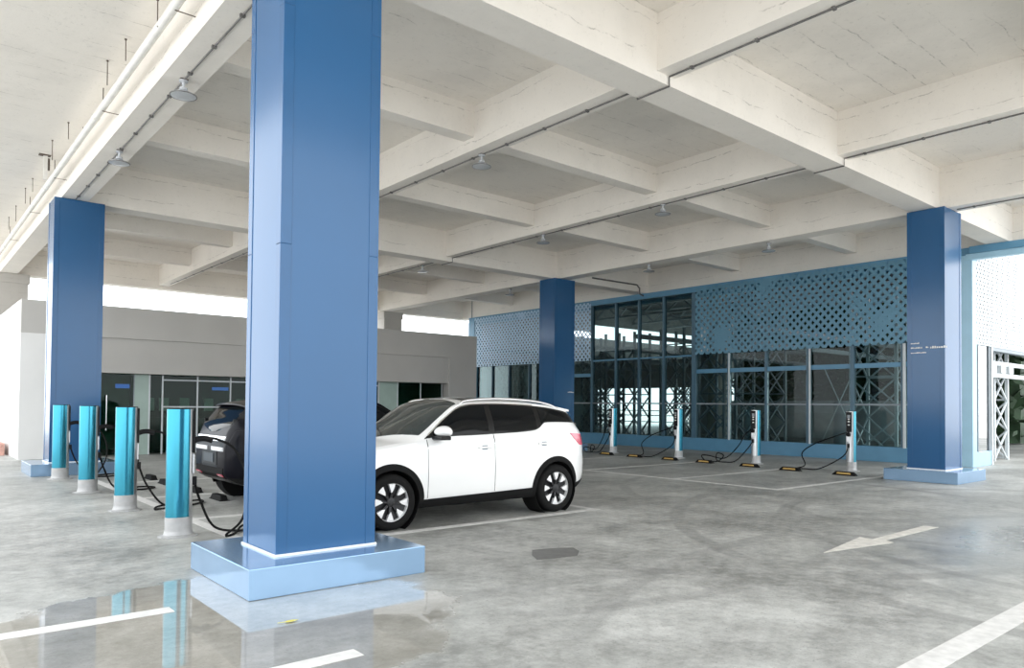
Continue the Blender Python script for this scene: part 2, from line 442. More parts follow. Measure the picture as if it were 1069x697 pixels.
conduit([(18.95, 18.152, 6.10), (21.36, 18.152, 6.12), (21.52, 18.152, 6.0), (21.52, 18.152, 5.80), (21.74, 18.152, 5.74)], 'short dark pipe bending down beside the middle pillar', .03)

t = thing('drain_pipe', 'long white pipe slung beside the left girder', 'pipe', (0, 0, 0))
bm = bmesh.new(); tube(bm, [(2.40, 1.6, 6.16), (2.41, 12, 6.16), (2.42, 30, 6.16)], .055, 12, smooth=False); link('pipe', bm, 'pipe', t, 50)
for y in (3, 8.2, 13.4, 18.6, 23.8):
    bm = bmesh.new(); tube(bm, [(2.41, y, 6.16), (2.41, y + .10, 6.16)], .064, 12, smooth=False); link('coupling', bm, 'pipe', t, 50)
for y in (6.0, 9.0, 12.9, 17.45, 21.0, 25.0):
    bm = bmesh.new(); bar(bm, (2.41, y, 6.22), (2.41, y, 6.47), .012); bar(bm, (2.40, y, 6.095), (2.66, y, 6.095), .014, .008); link('hanger', bm, 'rust', t)
i = 0
for (x, y, l) in ((2.36, 9.6, .34), (2.30, 10.94, .30), (2.25, 11.81, .36), (2.25, 14.9, .30), (2.18, 16.13, .38), (2.50, 15.0, .22), (2.22, 20.2, .36), (2.24, 19.2, .30), (2.25, 22.2, .4), (2.25, 23.7, .34)):
    bm = bmesh.new(); tube(bm, [(0, 0, .02), (0.004, 0, -l)], .007, 6, smooth=False); lathe(bm, [(0, 0), (.016, 0), (.016, -.016), (0, -.016)], 6)
    o = link('threaded_rod', bm, 'rust', None, loc=(x, y, 6.46))
    tag(o, 'rusty threaded rod end hanging bare from the edge slab beside the white pipe', 'rod', 'rod ends under the edge slab', 'thing')
t = thing('pipe_bracket', 'rusty bracket hanging above the top of the left pillar', 'bracket', (2.20, 17.2, 6.46))
bm = bmesh.new(); box(bm, (-.10, -.06, -.02), (.10, .06, .0)); link('top_plate', bm, 'rust', t)
bm = bmesh.new(); box(bm, (-.02, -.03, -.50), (.05, .03, -.02)); link('stem', bm, 'pipe', t)
bm = bmesh.new(); box(bm, (.05, -.02, -.30), (.09, .02, -.06)); link('strap', bm, 'rust', t)

def lamp(loc, label):
    t = thing('saucer_lamp', label, 'lamp', loc, 0, 'saucer lamps under the beams')
    bm = bmesh.new(); lathe(bm, [(0, 0), (.055, 0), (.055, -.02), (.02, -.03), (.02, -.09), (.05, -.10), (.06, -.14), (.03, -.15), (0, -.15)], 18); link('stem', bm, 'lampshade', t, 40)
    bm = bmesh.new(); lathe(bm, [(.03, -.140), (.06, -.168), (.15, -.188), (.172, -.202), (.165, -.212), (.10, -.222), (0, -.226)], 28); link('shade', bm, 'lampshade', t, 40)
    bm = bmesh.new(); lathe(bm, [(.150, -.212), (.172, -.214), (.174, -.205), (.160, -.20)], 28); link('rim', bm, 'zinc', t, 40)
    bm = bmesh.new(); box(bm, (-.05, -.05, 0), (.05, .03, .012)); link('bracket', bm, 'rust', t)
    return t
L0 = lamp((2.88, 10.33, ZG - .014), 'saucer lamp under the left girder, the one nearer the front pillar')
for (x, y, z, lab) in ((2.88, 14.0, ZG, 'saucer lamp under the left girder, the one nearer the left pillar'),
                       (7.9, 10.3, ZB, 'saucer lamp under the cross beam directly above the white car'),
                       (12.86, 10.2, ZB, 'saucer lamp under the middle cross beam, nearer the right pillar'),
                       (12.86, 14.1, ZB, 'saucer lamp under the middle cross beam, halfway to the dark middle pillar'),
                       (12.86, 19.8, ZB, 'small saucer lamp beyond the far girder, to the left of the dark pillar'),
                       (17.5, 14.4, ZG, 'saucer lamp on the girder just right of the dark middle pillar'),
                       (17.5, 10.4, ZG, 'saucer lamp on the girder nearest the right pillar'),
                       (17.5, 21.0, ZG, 'saucer lamp against the daylit perforated sheet, left of the dark pillar')):
    dup(L0, (x, y, z - .014), 0, lab)

# ------------------------------------------------------------------ markings
def line(outline, label, m='paintwhite', name='painted_line', cat='road marking', group='white parking lines'):
    cx = sum(p[0] for p in outline) / len(outline); cy = sum(p[1] for p in outline) / len(outline)
    bm = bmesh.new(); prism(bm, [(x - cx, y - cy) for x, y in outline], 0, .003)
    o = link(name, bm, m, None, loc=(cx, cy, .0005)); tag(o, label, cat, group, 'thing'); return o
def rect(x0, x1, y0, y1): return [(x0, y0), (x1, y0), (x1, y1), (x0, y1)]
line(rect(3.1, 8.12, 7.58, 7.72), 'white line on the floor along the near side of the white car')
line(rect(3.1, 8.00, 10.13, 10.25), 'white line between the white car and the black car')
line(rect(3.1, 8.00, 12.78, 12.90), 'white line on the far side of the black car')
line(rect(3.1, 8.00, 15.40, 15.52), 'white line two bays beyond the black car, near the left pillar')
line(rect(2.96, 3.10, 7.75, 17.0), 'white cross line on the floor beside the row of cyan posts')
line(rect(8.00, 8.12, 7.73, 15.5), 'white cross line behind the tail of the white car')
line(rect(-2.0, 1.62, 5.78, 5.93), 'white dash entering the puddle at the left edge')
line(rect(-.6, 2.25, 4.07, 4.21), 'white dash at the bottom edge below the front pillar')
line(rect(4.30, 13.0, 1.72, 1.90), 'broad white line in the bottom right corner')
line(rect(12.72, 12.86, 7.36, 15.2), 'white cross line closing the empty bays on the right')
for y, lab in ((7.40, 'white bay line ending at the plinth of the right pillar'), (9.82, 'white bay line between the two right-hand free-standing posts'),
               (12.45, 'white bay line in front of the second post from the dark pillar'), (15.1, 'white bay line close to the dark middle pillar')):
    line(rect(12.87, 17.9, y - .05, y + .06), lab)
line([(7.64, 3.89), (8.86, 3.68), (8.95, 3.80), (10.50, 3.79), (10.46, 3.96), (8.90, 3.93), (8.92, 4.09)],
     'white painted direction arrow pointing left on the open floor', 'paintarrow', 'painted_arrow', 'arrow', None)

def wheel_stop(loc, rz, label):
    t = thing('wheel_stop', label, 'wheel stop', loc, rz, 'rubber wheel stops')
    bm = bmesh.new(); a = []
    prof = [(-.075, 0), (-.05, .085), (.05, .085), (.075, 0)]
    for y, s in ((-.27, 1), (-.20, 1), (.20, 1), (.27, 1)):
        k = .25 if abs(y) > .25 else 1
        a.append([bm.verts.new((x * (1 if zz == 0 else .9), y, zz * k)) for x, zz in prof])
    for p, q in zip(a, a[1:]):
        for i in range(4): bm.faces.new((p[i], p[(i + 1) % 4], q[(i + 1) % 4], q[i]))
    bm.faces.new(a[0][::-1]); bm.faces.new(a[-1])
    link('body', bm, 'rubber', t)
    for sx in (-1,):
        bm = bmesh.new()
        vs = [bm.verts.new(p) for p in ((sx * .0680, -.17, .032), (sx * .0680, .17, .032), (sx * .0545, .15, .066), (sx * .0545, -.15, .066),
                                         (sx * .056, -.17, .032), (sx * .056, .17, .032), (sx * .042, .15, .066), (sx * .042, -.15, .066))]
        for f in ((0, 1, 2, 3), (7, 6, 5, 4), (0, 4, 5, 1), (1, 5, 6, 2), (2, 6, 7, 3), (3, 7, 4, 0)): bm.faces.new([vs[i] for i in f])
        link('reflector', bm, 'yellow', t)['label'] = 'yellow reflective strip'
    return t
S0 = None
for (x, y, lab) in ((16.8, 8.05, 'wheel stop right in front of the post nearest the right pillar'),
                    (16.9, 9.45, 'wheel stop at the end of the cable of the post nearest the right pillar'),
                    (17.05, 10.67, 'wheel stop in front of the second post from the right pillar'),
                    (17.15, 12.12, 'wheel stop left of the loose cable coil of the second post from the right pillar'),
                    (17.2, 13.35, 'wheel stop in front of the third post from the right pillar'),
                    (17.25, 14.72, 'wheel stop alone in front of the blue kerb, between two posts near the dark pillar'),
                    (17.35, 15.95, 'wheel stop under the cable of the post closest to the dark pillar'),
                    (4.0, 12.0, 'wheel stop just under the tail bumper of the black car'),
                    (4.02, 13.3, 'wheel stop partly hidden behind the cyan post nearest the front pillar'),
                    (3.95, 14.85, 'wheel stop seen between the two nearer cyan posts, the one closer to the nearest post'),
                    (3.97, 15.95, 'wheel stop seen between the two nearer cyan posts, the one closer to the second post')):
    if S0 is None: S0 = wheel_stop((x, y, 0), 0, lab)
    else: dup(S0, (x, y, 0), PI if x < 10 else 0, lab)

# ------------------------------------------------------------------ charging posts
def post_outline(hx, hy, n=40, e=2.05, x0=-1, x1=1):
    pts = []
    for k in range(n):
        a = 2 * PI * k / n; c, s = math.cos(a), math.sin(a)
        x = math.copysign(abs(c) ** (2 / e), c) * hx; y = math.copysign(abs(s) ** (2 / e), s) * hy
        pts.append((x, y))
    return pts
CAB_L = [[(.17, 0, .62), (.24, .02, .40), (.40, -.04, .07), (.72, -.20, .022), (1.0, -.10, .022), (1.05, .10, .022), (.80, .14, .03), (.55, -.30, .022), (.40, -.42, .03), (.62, -.34, .20), (.74, -.14, .62), (.62, -.03, .98), (.44, 0, 1.10), (.33, 0, 1.125)],
         [(.17, 0, .62), (.26, -.05, .36), (.46, -.14, .07), (.75, -.12, .022), (1.08, .10, .022), (1.12, .34, .03), (.80, .30, .022), (.44, .02, .022), (.34, -.28, .022), (.56, -.40, .10), (.78, -.20, .45), (.74, -.06, .85), (.50, -.01, 1.08), (.33, 0, 1.125)]]
CAB_R = [[(.17, 0, .62), (.24, .10, .36), (.50, .55, .05), (.62, .90, .022), (.75, 1.25, .022), (.55, 1.10, .03), (.48, .95, .12), (.45, 1.05, .40), (.42, .75, .64), (.30, .35, .82), (.19, .03, .95)],
         [(.17, 0, .62), (.22, .14, .40), (.34, .42, .07), (.42, .72, .022), (.44, .95, .05), (.40, .98, .25), (.38, .78, .20), (.40, .95, .03), (.46, 1.30, .022), (.42, 1.48, .16), (.36, 1.30, .17), (.30, .80, .12), (.25, .42, .45), (.22, .20, .80), (.19, .03, .95)]]
def charger(loc, rz, label, cable, left):
    t = thing('charging_post', label, 'charging post', loc, rz, 'cyan charging posts')
    hx, hy = .145, .098
    oc = post_outline(hx, hy)
    bm = bmesh.new(); prism(bm, post_outline(hx + .004, hy + .004), .035, .225); link('foot_sleeve', bm, 'silver', t, 35)
    bm = bmesh.new()
    r0 = [(x * 1.42 + .02 * math.sin(9 * i), y * 1.75) for i, (x, y) in enumerate(post_outline(hx, hy))]
    a = [bm.verts.new((x, y, .0)) for x, y in r0]; b = [bm.verts.new((x, y, .014)) for x, y in r0]
    c = [bm.verts.new((x * 1.12, y * 1.15, .026)) for x, y in oc]; d = [bm.verts.new((x * 1.04, y * 1.05, .07)) for x, y in oc]
    n = len(a); bm.faces.new(a[::-1]); bm.faces.new(d)
    for p, q in ((a, b), (b, c), (c, d)):
        for i in range(n): bm.faces.new((p[i], p[(i + 1) % n], q[(i + 1) % n], q[i]))
    link('base_flange', bm, 'silver', t, 35)
    # cyan wrap: the body without its front nose
    def clip(pts, xmax): return [(min(x, xmax), y) for x, y in pts]
    bm = bmesh.new(); prism(bm, clip(oc, .086), .22, 1.465); link('shell', bm, 'cyan', t, 35)
    bm = bmesh.new(); prism(bm, [(max(x, .086), y * .985) for x, y in oc], .22, 1.467); link('front_rail', bm, 'alu', t, 35)
    bm = bmesh.new(); prism(bm, post_outline(hx - .004, hy - .004), 1.464, 1.476); link('cap', bm, 'black', t, 35)
    bm = bmesh.new(); box(bm, (.130, -.066, .96), (.152, .066, 1.452), .006); p = link('control_panel', bm, 'black', t)
    bm = bmesh.new(); box(bm, (.150, -.036, 1.30), (.1545, .036, 1.38), .002); link('screen', bm, 'screen', p)
    bm = bmesh.new()
    for zz in (1.12, 1.20, 1.26): box(bm, (.150, -.026, zz), (.1545, .026, zz + .03), .002)
    link('indicator', bm, 'label', p)
    bm = bmesh.new(); box(bm, (.130, -.062, .72), (.150, .062, .95), .006); link('socket_plate', bm, 'alu', t)
    if left:
        bm = bmesh.new(); tube(bm, [(.14, 0, 1.09), (.20, 0, 1.115), (.28, 0, 1.12), (.36, 0, 1.095)], .036, 10)
        link('plug', bm, 'black', t, 50)
    else:
        bm = bmesh.new(); lathe(bm, [(0, 0), (.05, 0), (.05, .05), (.03, .06), (0, .06)], 16, 'z'); bmesh.ops.rotate(bm, verts=bm.verts[:], matrix=Matrix.Rotation(PI / 2, 3, 'Y')); bmesh.ops.translate(bm, verts=bm.verts[:], vec=(.148, 0, .90))
        tube(bm, [(.19, 0, .90), (.215, .02, .96)], .028, 8, smooth=False)
        link('plug', bm, 'black', t, 50)
    bm = bmesh.new(); tube(bm, cable, .0145, 8, 7); link('cable', bm, 'rubber', t, 60)
    bm = bmesh.new(); box(bm, (.145, -.025, .58), (.19, .025, .68), .006); link('cable_gland', bm, 'black', t)
    return t
for k, (y, lab) in enumerate(((9.0, 'cyan charging post nearest the big front pillar'), (11.55, 'second cyan charging post counted from the big front pillar'),
                              (14.2, 'third cyan charging post counted from the big front pillar'), (16.92, 'cyan charging post standing in front of the left pillar'))):
    charger((2.545, y, 0), 0, lab, CAB_L[k % 2], True)
for k, (y, lab) in enumerate(((8.50, 'charging post nearest the right pillar, before the glass hall'), (11.12, 'second charging post from the right pillar, with a coiled cable before the glass hall'),
                              (13.72, 'third charging post from the right pillar, before the unscreened panes'), (16.35, 'charging post closest to the dark pillar behind the white car'))):
    charger((18.1, y, 0), PI, lab, [(x, -yy * (.62 if k == 3 else 1), z) for x, yy, z in CAB_R[k % 2]], False)

t = thing('fallen_leaf', 'yellow leaf lying in the puddle below the front pillar', 'leaf', (2.18, 5.01, .002))
bm = bmesh.new()
pts = [(-.05, 0), (-.02, .018), (.02, .02), (.06, 0), (.02, -.016), (-.02, -.018)]
c0 = bm.verts.new((0, 0, .003)); vs = [bm.verts.new((x, y, .006 + .02 * abs(y))) for x, y in pts]
for i in range(6): bm.faces.new((c0, vs[i], vs[(i + 1) % 6]))
lf = link('blade', bm, 'drygrass', t); md = lf.modifiers.new('thick', 'SOLIDIFY'); md.thickness = .002
bm = bmesh.new(); tube(bm, [(-.045, 0, .006), (-.09, .012, .004)], .002, 5, smooth=False); link('stalk', bm, 'drygrass', t)

# ------------------------------------------------------------------ low building under the far edge of the deck
B = thing('low_building', 'low grey-white building with a glazed shop front behind the cars', 'building', (2.5, 23.0, 0))
def PB(name, a, b, m, parent=None, bevel=0):       # coordinates are world, stored relative to the building
    o = BX(name, (a[0] - 2.5, a[1] - 23, a[2]), (b[0] - 2.5, b[1] - 23, b[2]), m, parent or B, bevel); return o
PB('fascia', (2.5, 23.0, 3.33), (17.5, 23.4, 4.22), 'plaster', bevel=.01)
PB('lower_fascia', (4.2, 23.07, 2.35), (16.22, 23.42, 3.335), 'plaster')
PB('end_pier', (16.2, 23.002, 0), (17.5, 23.4, 3.34), 'plaster')
PB('end_pier', (2.5, 23.002, 0), (4.22, 23.4, 3.34), 'plasterlit')
PB('side_wall', (2.5, 23.38, 0), (2.8, 29.5, 4.22), 'plasterlit')
PB('side_wall', (17.2, 23.38, 0), (17.5, 29.5, 4.22), 'plaster')
PB('rear_wall', (2.5, 29.3, 0), (17.5, 29.6, 4.2), 'plaster')
PB('roof', (2.52, 23.35, 3.95), (17.48, 29.5, 4.15), 'plaster')
PB('lobby_ceiling', (2.8, 23.4, 2.62), (17.2, 29.3, 2.72), 'plaster')
PB('lobby_wall', (2.8, 26.6, 0), (17.2, 26.8, 2.65), 'inside')
PB('lobby_counter', (6.2, 25.6, 0), (10.6, 26.1, 1.05), 'insidedark', bevel=.02)
PB('lobby_screen', (5.9, 26.3, .1), (12.6, 26.5, 2.4), 'insidedark')
for x in (6.3, 6.75, 7.4, 8.2, 9.3): PB('notice', (x, 26.27, 1.25), (x + .3, 26.31, 1.68), 'label')
def pane(x0, x1, z0, z1, m='glassgreen'):
    p = PB('glass_pane', (x0, 23.5, z0), (x1, 23.512, z1), m); return p
def glazed_door(x0, x1, hx):
    d = PB('door', (x0, 23.49, .02), (x1, 23.504, 2.33), 'glassgreen')
    bm = bmesh.new()
    for x in (x0, x1 - .03): box(bm, (x - 2.5, .485, .02), (x + .03 - 2.5, .51, 2.33))
    link('door_frame', bm, 'steel', d)
    bm = bmesh.new(); tube(bm, [(hx - 2.5, .42, .72), (hx - 2.5, .42, 1.72)], .022, 10, smooth=False)
    for z in (.85, 1.6): tube(bm, [(hx - 2.5, .42, z), (hx - 2.5, .495, z)], .012, 8, smooth=False)
    link('handle', bm, 'chrome', d, 50)
glazed_door(4.22, 5.36, 4.62)
PB('etched_panel', (5.36, 23.49, 0), (5.74, 23.52, 2.35), 'etched')
bm = bmesh.new()
for x in (5.74, 6.10, 7.10, 8.10, 9.6, 11.1, 12.6, 13.4, 14.2, 15.2, 16.17): box(bm, (x - 2.5, .48, 0), (x + .045 - 2.5, .53, 2.35))
for z in (1.38, 2.18): box(bm, (6.10 - 2.5, .485, z), (13.4 - 2.5, .525, z + .04))
link('shopfront_frame', bm, 'steelw', B)
for x0, x1 in ((5.78, 6.1), (6.14, 7.1), (7.14, 8.1), (8.14, 9.6), (9.64, 11.1), (11.14, 12.6), (12.64, 13.4), (14.24, 15.2), (15.24, 16.2)): pane(x0, x1, .04, 2.33)
PB('etched_panel', (13.44, 23.49, 0), (14.2, 23.52, 2.35), 'etched')
PB('sign', (4.85, 23.47, 1.93), (5.22, 23.49, 2.05), 'signblue')
PB('sign', (7.55, 23.47, 1.92), (8.05, 23.49, 2.02), 'signblue')
PB('sign', (4.25, 23.47, 1.05), (4.42, 23.49, 1.3), 'signblue')
t = thing('brick_planter', 'low pink brick planter at the far left edge, beside the bright end wall', 'planter', (2.1, 25.6, 0))
bm = bmesh.new()
for a, b in (((-.35, -.6, 0), (.30, -.48, .34)), ((-.35, .48, 0), (.30, .6, .34)), ((-.35, -.48, 0), (-.23, .48, .34)), ((.18, -.48, 0), (.30, .48, .34))): box(bm, a, b)
link('brick_wall', bm, 'bricks', t)
bm = bmesh.new(); box(bm, (-.24, -.49, .05), (.19, .49, .26)); link('soil', bm, 'rust', t)

# ------------------------------------------------------------------ glass hall
H = thing('glass_hall', 'glass hall with blue kerb, mullions and perforated sheets', 'building', (22.0, 7.1, 0))
def PH(name, a, b, m, bevel=0, parent=None):
    return BX(name, (a[0] - 22, a[1] - 7.1, a[2]), (b[0] - 22, b[1] - 7.1, b[2]), m, parent or H, bevel)
PH('kerb', (21.97, 7.1, 0), (22.35, 29.5, .44), 'facblue', .01)
PH('side_kerb', (22.0, 7.1, 0), (23.5, 7.3, .40), 'facpale', .01)
PH('fascia', (21.93, 7.1, 5.66), (22.30, 29.5, 5.868), 'facblue', .005)
PH('soffit_fascia', (21.80, 4.1, 5.68), (22.05, 7.1, 5.868), 'facblue', .005)
PH('fascia_strip', (21.84, 4.1, 5.52), (22.04, 7.2, 5.68), 'facpale', .005)
PH('corner_post', (21.9, 7.06, 0), (22.22, 7.42, 5.66), 'facpale', .01)
PH('end_post', (21.9, 28.9, 0), (22.3, 29.5, 5.66), 'facblue', .01)
mull = [(27.65, .06, 0), (26.39, .06, 0), (24.97, .06, 0), (23.79, .06, 0), (21.06, .09, 1), (19.75, .09, 1), (18.57, .08, 1), (17.37, .10, 1), (16.0, .22, 1), (14.57, .09, 0), (13.15, .09, 0), (11.69, .13, 0), (10.30, .13, 0), (8.85, .13, 0)]
for y, w, full in mull:
    PH('mullion', (21.95, y - w * .4, .43), (22.12, y + w * .4, 5.67 if full else 3.6), 'mullion')
for y, w in ((11.62, .05), (8.80, .07), (14.53, .04)):
    PH('mullion_cap', (21.925, y - w / 2, .42), (21.96, y + w / 2, 3.4), 'steelw')
ys = [7.42, 8.85, 10.30, 11.69, 13.15, 14.57, 16.0, 17.37, 18.57, 19.75, 21.06, 23.79, 24.97, 26.39, 27.65, 28.9]
for a, b in zip(ys, ys[1:]):
    full = 16.0 <= a < 21.05
    PH('glass_pane', (22.03, a + .04, .43), (22.045, b - .04, 5.66 if full else 3.5), 'glass')
    lo = 3.36 if full else 2.74
    if not (a > 21.5):
        PH('transom', (22.0, a, lo), (22.08, b, lo + (.06 if full else .14)), 'facblue')
        PH('transom', (22.01, a, 1.63), (22.07, b, 1.68), 'steel')
PH('perforated_sheet', (21.90, 7.42, 3.40), (21.912, 15.9, 5.80), 'perf')
PH('perforated_sheet', (21.90, 21.06, 3.40), (21.912, 21.62, 5.80), 'perfdaylit')
PH('perforated_sheet', (21.90, 21.62, 3.40), (21.912, 29.0, 5.80), 'perfdaylit')['label'] = 'perforated sheet, pale with painted-in daylight'
PH('inner_perforated_sheet', (23.0, 21.6, .44), (23.012, 29.4, 3.5), 'perfgrey')
PH('perforated_side_sheet', (22.2, 7.085, 3.30), (40, 7.097, 9.0), 'perfsidelit')['label'] = 'perforated side sheet, whitened with painted-in daylight'
for x in (22.42, 23.28): PH('side_mullion', (x, 7.10, .38), (x + .06, 7.18, 3.32), 'steel')
PH('side_jamb', (23.44, 7.08, 0), (23.56, 7.22, 3.32), 'steelw')
PH('side_pane', (22.48, 7.13, .40), (23.28, 7.142, 3.3), glass('bright_side_glass', (.8, .85, .86), .55))
PH('side_header', (23.5, 7.1, 3.2), (40, 7.3, 3.32), 'steel')
PH('upper_wall', (22.62, 7.1, 5.6), (22.8, 29.4, 9.2), 'facblue')
bm = bmesh.new(); prism(bm, [(.1, 0), (30, 0), (30, 30.9), (6.5, 30.9), (.1, 22.3)], 9.0, 9.25); link('roof', bm, 'darkroof', H)
PH('end_wall', (52, 7.1, 0), (52.3, 25, 9.2), 'steel')
PH('end_wall', (52, 25, 3.8), (52.3, 38, 9.2), 'hallwall')
bm = bmesh.new()
for a, b in (((28.4, 37.8, 0), (36.5, 38, 9.2)), ((36.5, 37.8, 7.0), (39.5, 38, 9.2)), ((36.5, 37.8, 3.8), (52, 38, 6.55)), ((39.5, 37.8, 7.55), (52, 38, 9.2))):
    box(bm, (a[0] - 22, a[1] - 7.1, a[2]), (b[0] - 22, b[1] - 7.1, b[2]))
prism(bm, [(0, 22.3), (.3, 22.2), (6.7, 30.7), (6.4, 30.9)], 0, 9.2)
link('far_wall', bm, 'hallwall', H)
bm = bmesh.new()
for a, b in (((36, 26.3, 2.68), (36.2, 34.2, 4.4)), ((36, 34.1, 0), (36.2, 37.9, 4.4)), ((36, 24.9, 0), (36.2, 26.5, 4.4)), ((36, 12.5, 0), (36.2, 24.9, 1.9))):
    box(bm, (a[0] - 22, a[1] - 7.1, a[2]), (b[0] - 22, b[1] - 7.1, b[2]))
link('inner_wall', bm, 'hallwall', H)
for a, b in ((26.5, 27.7), (32.9, 34.1)): PH('inner_perforated_sheet', (36.02, a, 0), (36.03, b, 2.7), 'perfdaylit')
bm = bmesh.new()
for z in (.55, .95, 1.25): box(bm, (36.3 - 22, 26.3 - 7.1, z), (36.36 - 22, 34.2 - 7.1, z + .05))
link('rail', bm, 'steel', H)
bm = bmesh.new()
for x in (24, 28, 32, 36, 40, 44, 48):
    ye = 22.0 if x < 25 else 28.6 if x < 29 else 30.8
    bar(bm, (x - 22, 0, 8.85), (x - 22, ye, 8.85), .16); bar(bm, (x - 22, 0, 7.95), (x - 22, ye, 7.95), .14)
    for j in range(int(ye / 2.2)):
        ya = j * 2.2; bar(bm, (x - 22, ya, 7.95), (x - 22, ya + 1.1, 8.85), .09); bar(bm, (x - 22, ya + 1.1, 8.85), (x - 22, ya + 2.2, 7.95), .09)
link('roof_truss', bm, 'steel', H)
bm = bmesh.new()
for y in (9, 14, 19, 24, 29): bar(bm, (.4, y - 7.1, 4.3), (14, y - 7.1, 4.3), .18); bar(bm, (.4, y - 7.1, 3.75), (14, y - 7.1, 3.75), .16)
link('gantry_beam', bm, 'steel', H)
bm = bmesh.new()
for x, z in ((23.0, 2.55), (23.0, 2.9)): bar(bm, (x + 1 - 22, 0.3, z), (x + 12 - 22, .3, z), .12)
for x in (24.2, 25.0, 25.7): box(bm, (x - 22, .2, 2.62), (x + .4 - 22, .5, 2.85))
link('pipe_rack', bm, 'steelw', H)

def tower(y0, y1, x0, x1, h, label, m, pitch=1.0):
    t = thing('lattice_tower', label, 'tower', ((x0 + x1) / 2, (y0 + y1) / 2, 0), 0, 'lattice towers in the glass hall')
    a, b = (x1 - x0) / 2, (y1 - y0) / 2
    for sx in (-1, 1):
        for sy in (-1, 1):
            bm = bmesh.new(); bar(bm, (sx * a, sy * b, 0), (sx * a, sy * b, h), .09); link('post', bm, m, t)
    bm = bmesh.new(); n = int(h / pitch)
    for k in range(n):
        z0, z1 = k * pitch, (k + 1) * pitch
        for sx in (-1, 1):
            bar(bm, (sx * a, -b, z0), (sx * a, b, z1), .045); bar(bm, (sx * a, b, z0), (sx * a, -b, z1), .045)
        for sy in (-1, 1):
            bar(bm, (-a, sy * b, z0), (a, sy * b, z1), .045); bar(bm, (a, sy * b, z0), (-a, sy * b, z1), .045)
    for z in np.arange(0.05, h, 2 * pitch):
        for sx in (-1, 1): bar(bm, (sx * a, -b, z), (sx * a, b, z), .05)
    link('bracing', bm, m, t); return t
tower(22.15, 23.56, 24.0, 25.2, 4.7, 'dark lattice tower next to the dark pillar, behind the unscreened panes', 'steel')
tower(20.5, 21.36, 24.0, 25.0, 4.7, 'dark lattice tower behind the post closest to the dark pillar', 'steel')
tower(17.95, 19.1, 24.0, 25.0, 4.7, 'dark lattice tower behind the third post from the right pillar', 'steel')
tower(16.1, 17.25, 24.0, 25.2, 5.4, 'lattice tower in front of the beige round column', 'steel')
tower(14.3, 15.6, 24.0, 25.2, 5.4, 'lattice tower behind the second post from the right pillar', 'steel')
tower(9.7, 11.1, 23.6, 24.8, 5.4, 'pale lattice tower just left of the right pillar', 'steelw', 1.25)
tower(7.6, 8.5, 25.3, 26.5, 5.4, 'pale lattice tower at the right edge, through the open side bay', 'steelw', .9)
for y, lab in ((18.45, 'beige round column with a flared foot inside the glass hall'),):
    bm = bmesh.new(); lathe(bm, [(0, 0), (.72, 0), (.72, .08), (.55, .25), (.44, .6), (.40, 1.0), (.40, 8.8), (0, 8.8)], 24)
    o = link('round_column', bm, 'bark', None, 40, loc=(27, y, 0)); tag(o, lab, 'column', None, 'thing')
bm = bmesh.new(); lathe(bm, [(0, 0), (.34, 0), (.34, 1.75), (.30, 1.8), (0, 1.8)], 20)
o = link('dark_drum', bm, 'steel', None, 40, loc=(26.5, 12.75, 0)); tag(o, 'dark upright drum seen through the panes, behind thin crossed tie rods', 'drum', None, 'thing')
t = thing('cross_tie', 'pair of thin pale tie rods crossed behind the panes beside the right-hand post', 'tie rods', (22.6, 11.0, 0))
for a, b in ((11.55, 10.45), (10.45, 11.55)):
    bm = bmesh.new(); bar(bm, (0 if a > b else .05, a - 11, .5), (0 if a > b else .05, b - 11, 2.9), .028); link('tie_rod', bm, 'steelw', t)
# foliage beyond the hall
def hedge(name, x0, x1, y0, y1, h, n, label, seed):
    rnd = random.Random(seed); bm = bmesh.new()
    for _ in range(n):
        y = rnd.uniform(y0, y1); x = rnd.uniform(x0, x1); z = rnd.uniform(.1, h) * (1 - .18 * abs(math.sin(y * 1.3)))
        c = Vector((x, y, z)); a = Vector((rnd.uniform(-1, 1), rnd.uniform(-1, 1), rnd.uniform(-.6, .6))).normalized(); b = a.cross(Vector((rnd.uniform(-1, 1), rnd.uniform(-1, 1), rnd.uniform(-1, 1)))).normalized()
        s = rnd.uniform(.28, .55)
        vs = [bm.verts.new(c + a * s * p + b * s * q * .6) for p, q in ((-1, 0), (-.2, .5), (1, 0), (-.2, -.5))]
        vs.append(bm.verts.new(c + a.cross(b) * .05))
        for i in range(4): bm.faces.new((vs[i], vs[(i + 1) % 4], vs[4]))
        bm.faces.new(vs[3::-1])
    g = [[bm.verts.new(((x0 + x1) / 2 + rnd.uniform(-.35, .35) + dx, y0 + .4 + (y1 - y0 - .8) * i / 24, .05 + (h - .6) * j / 8 + (rnd.uniform(-.4, .3) if j == 8 else 0))) for j in range(9)] for dx in (0,) for i in range(25)]
    g2 = [[bm.verts.new((v.co.x + .9, v.co.y, v.co.z)) for v in row] for row in g]
    for A in (g, g2):
        for i in range(24):
            for j in range(8): bm.faces.new((A[i][j], A[i + 1][j], A[i + 1][j + 1], A[i][j + 1]))
    for i in range(24):
        for j in (0, 8): bm.faces.new((g[i][j], g[i + 1][j], g2[i + 1][j], g2[i][j]))
    for j in range(8):
        for i in (0, 24): bm.faces.new((g[i][j], g[i][j + 1], g2[i][j + 1], g2[i][j]))
    o = link(name, bm, 'leafy', None); tag(o, label, 'foliage', None, 'stuff'); return o
hedge('foliage', 36.6, 39.5, 10.0, 25.0, 7.4, 1500, 'dark green foliage seen through the glass hall', 3)

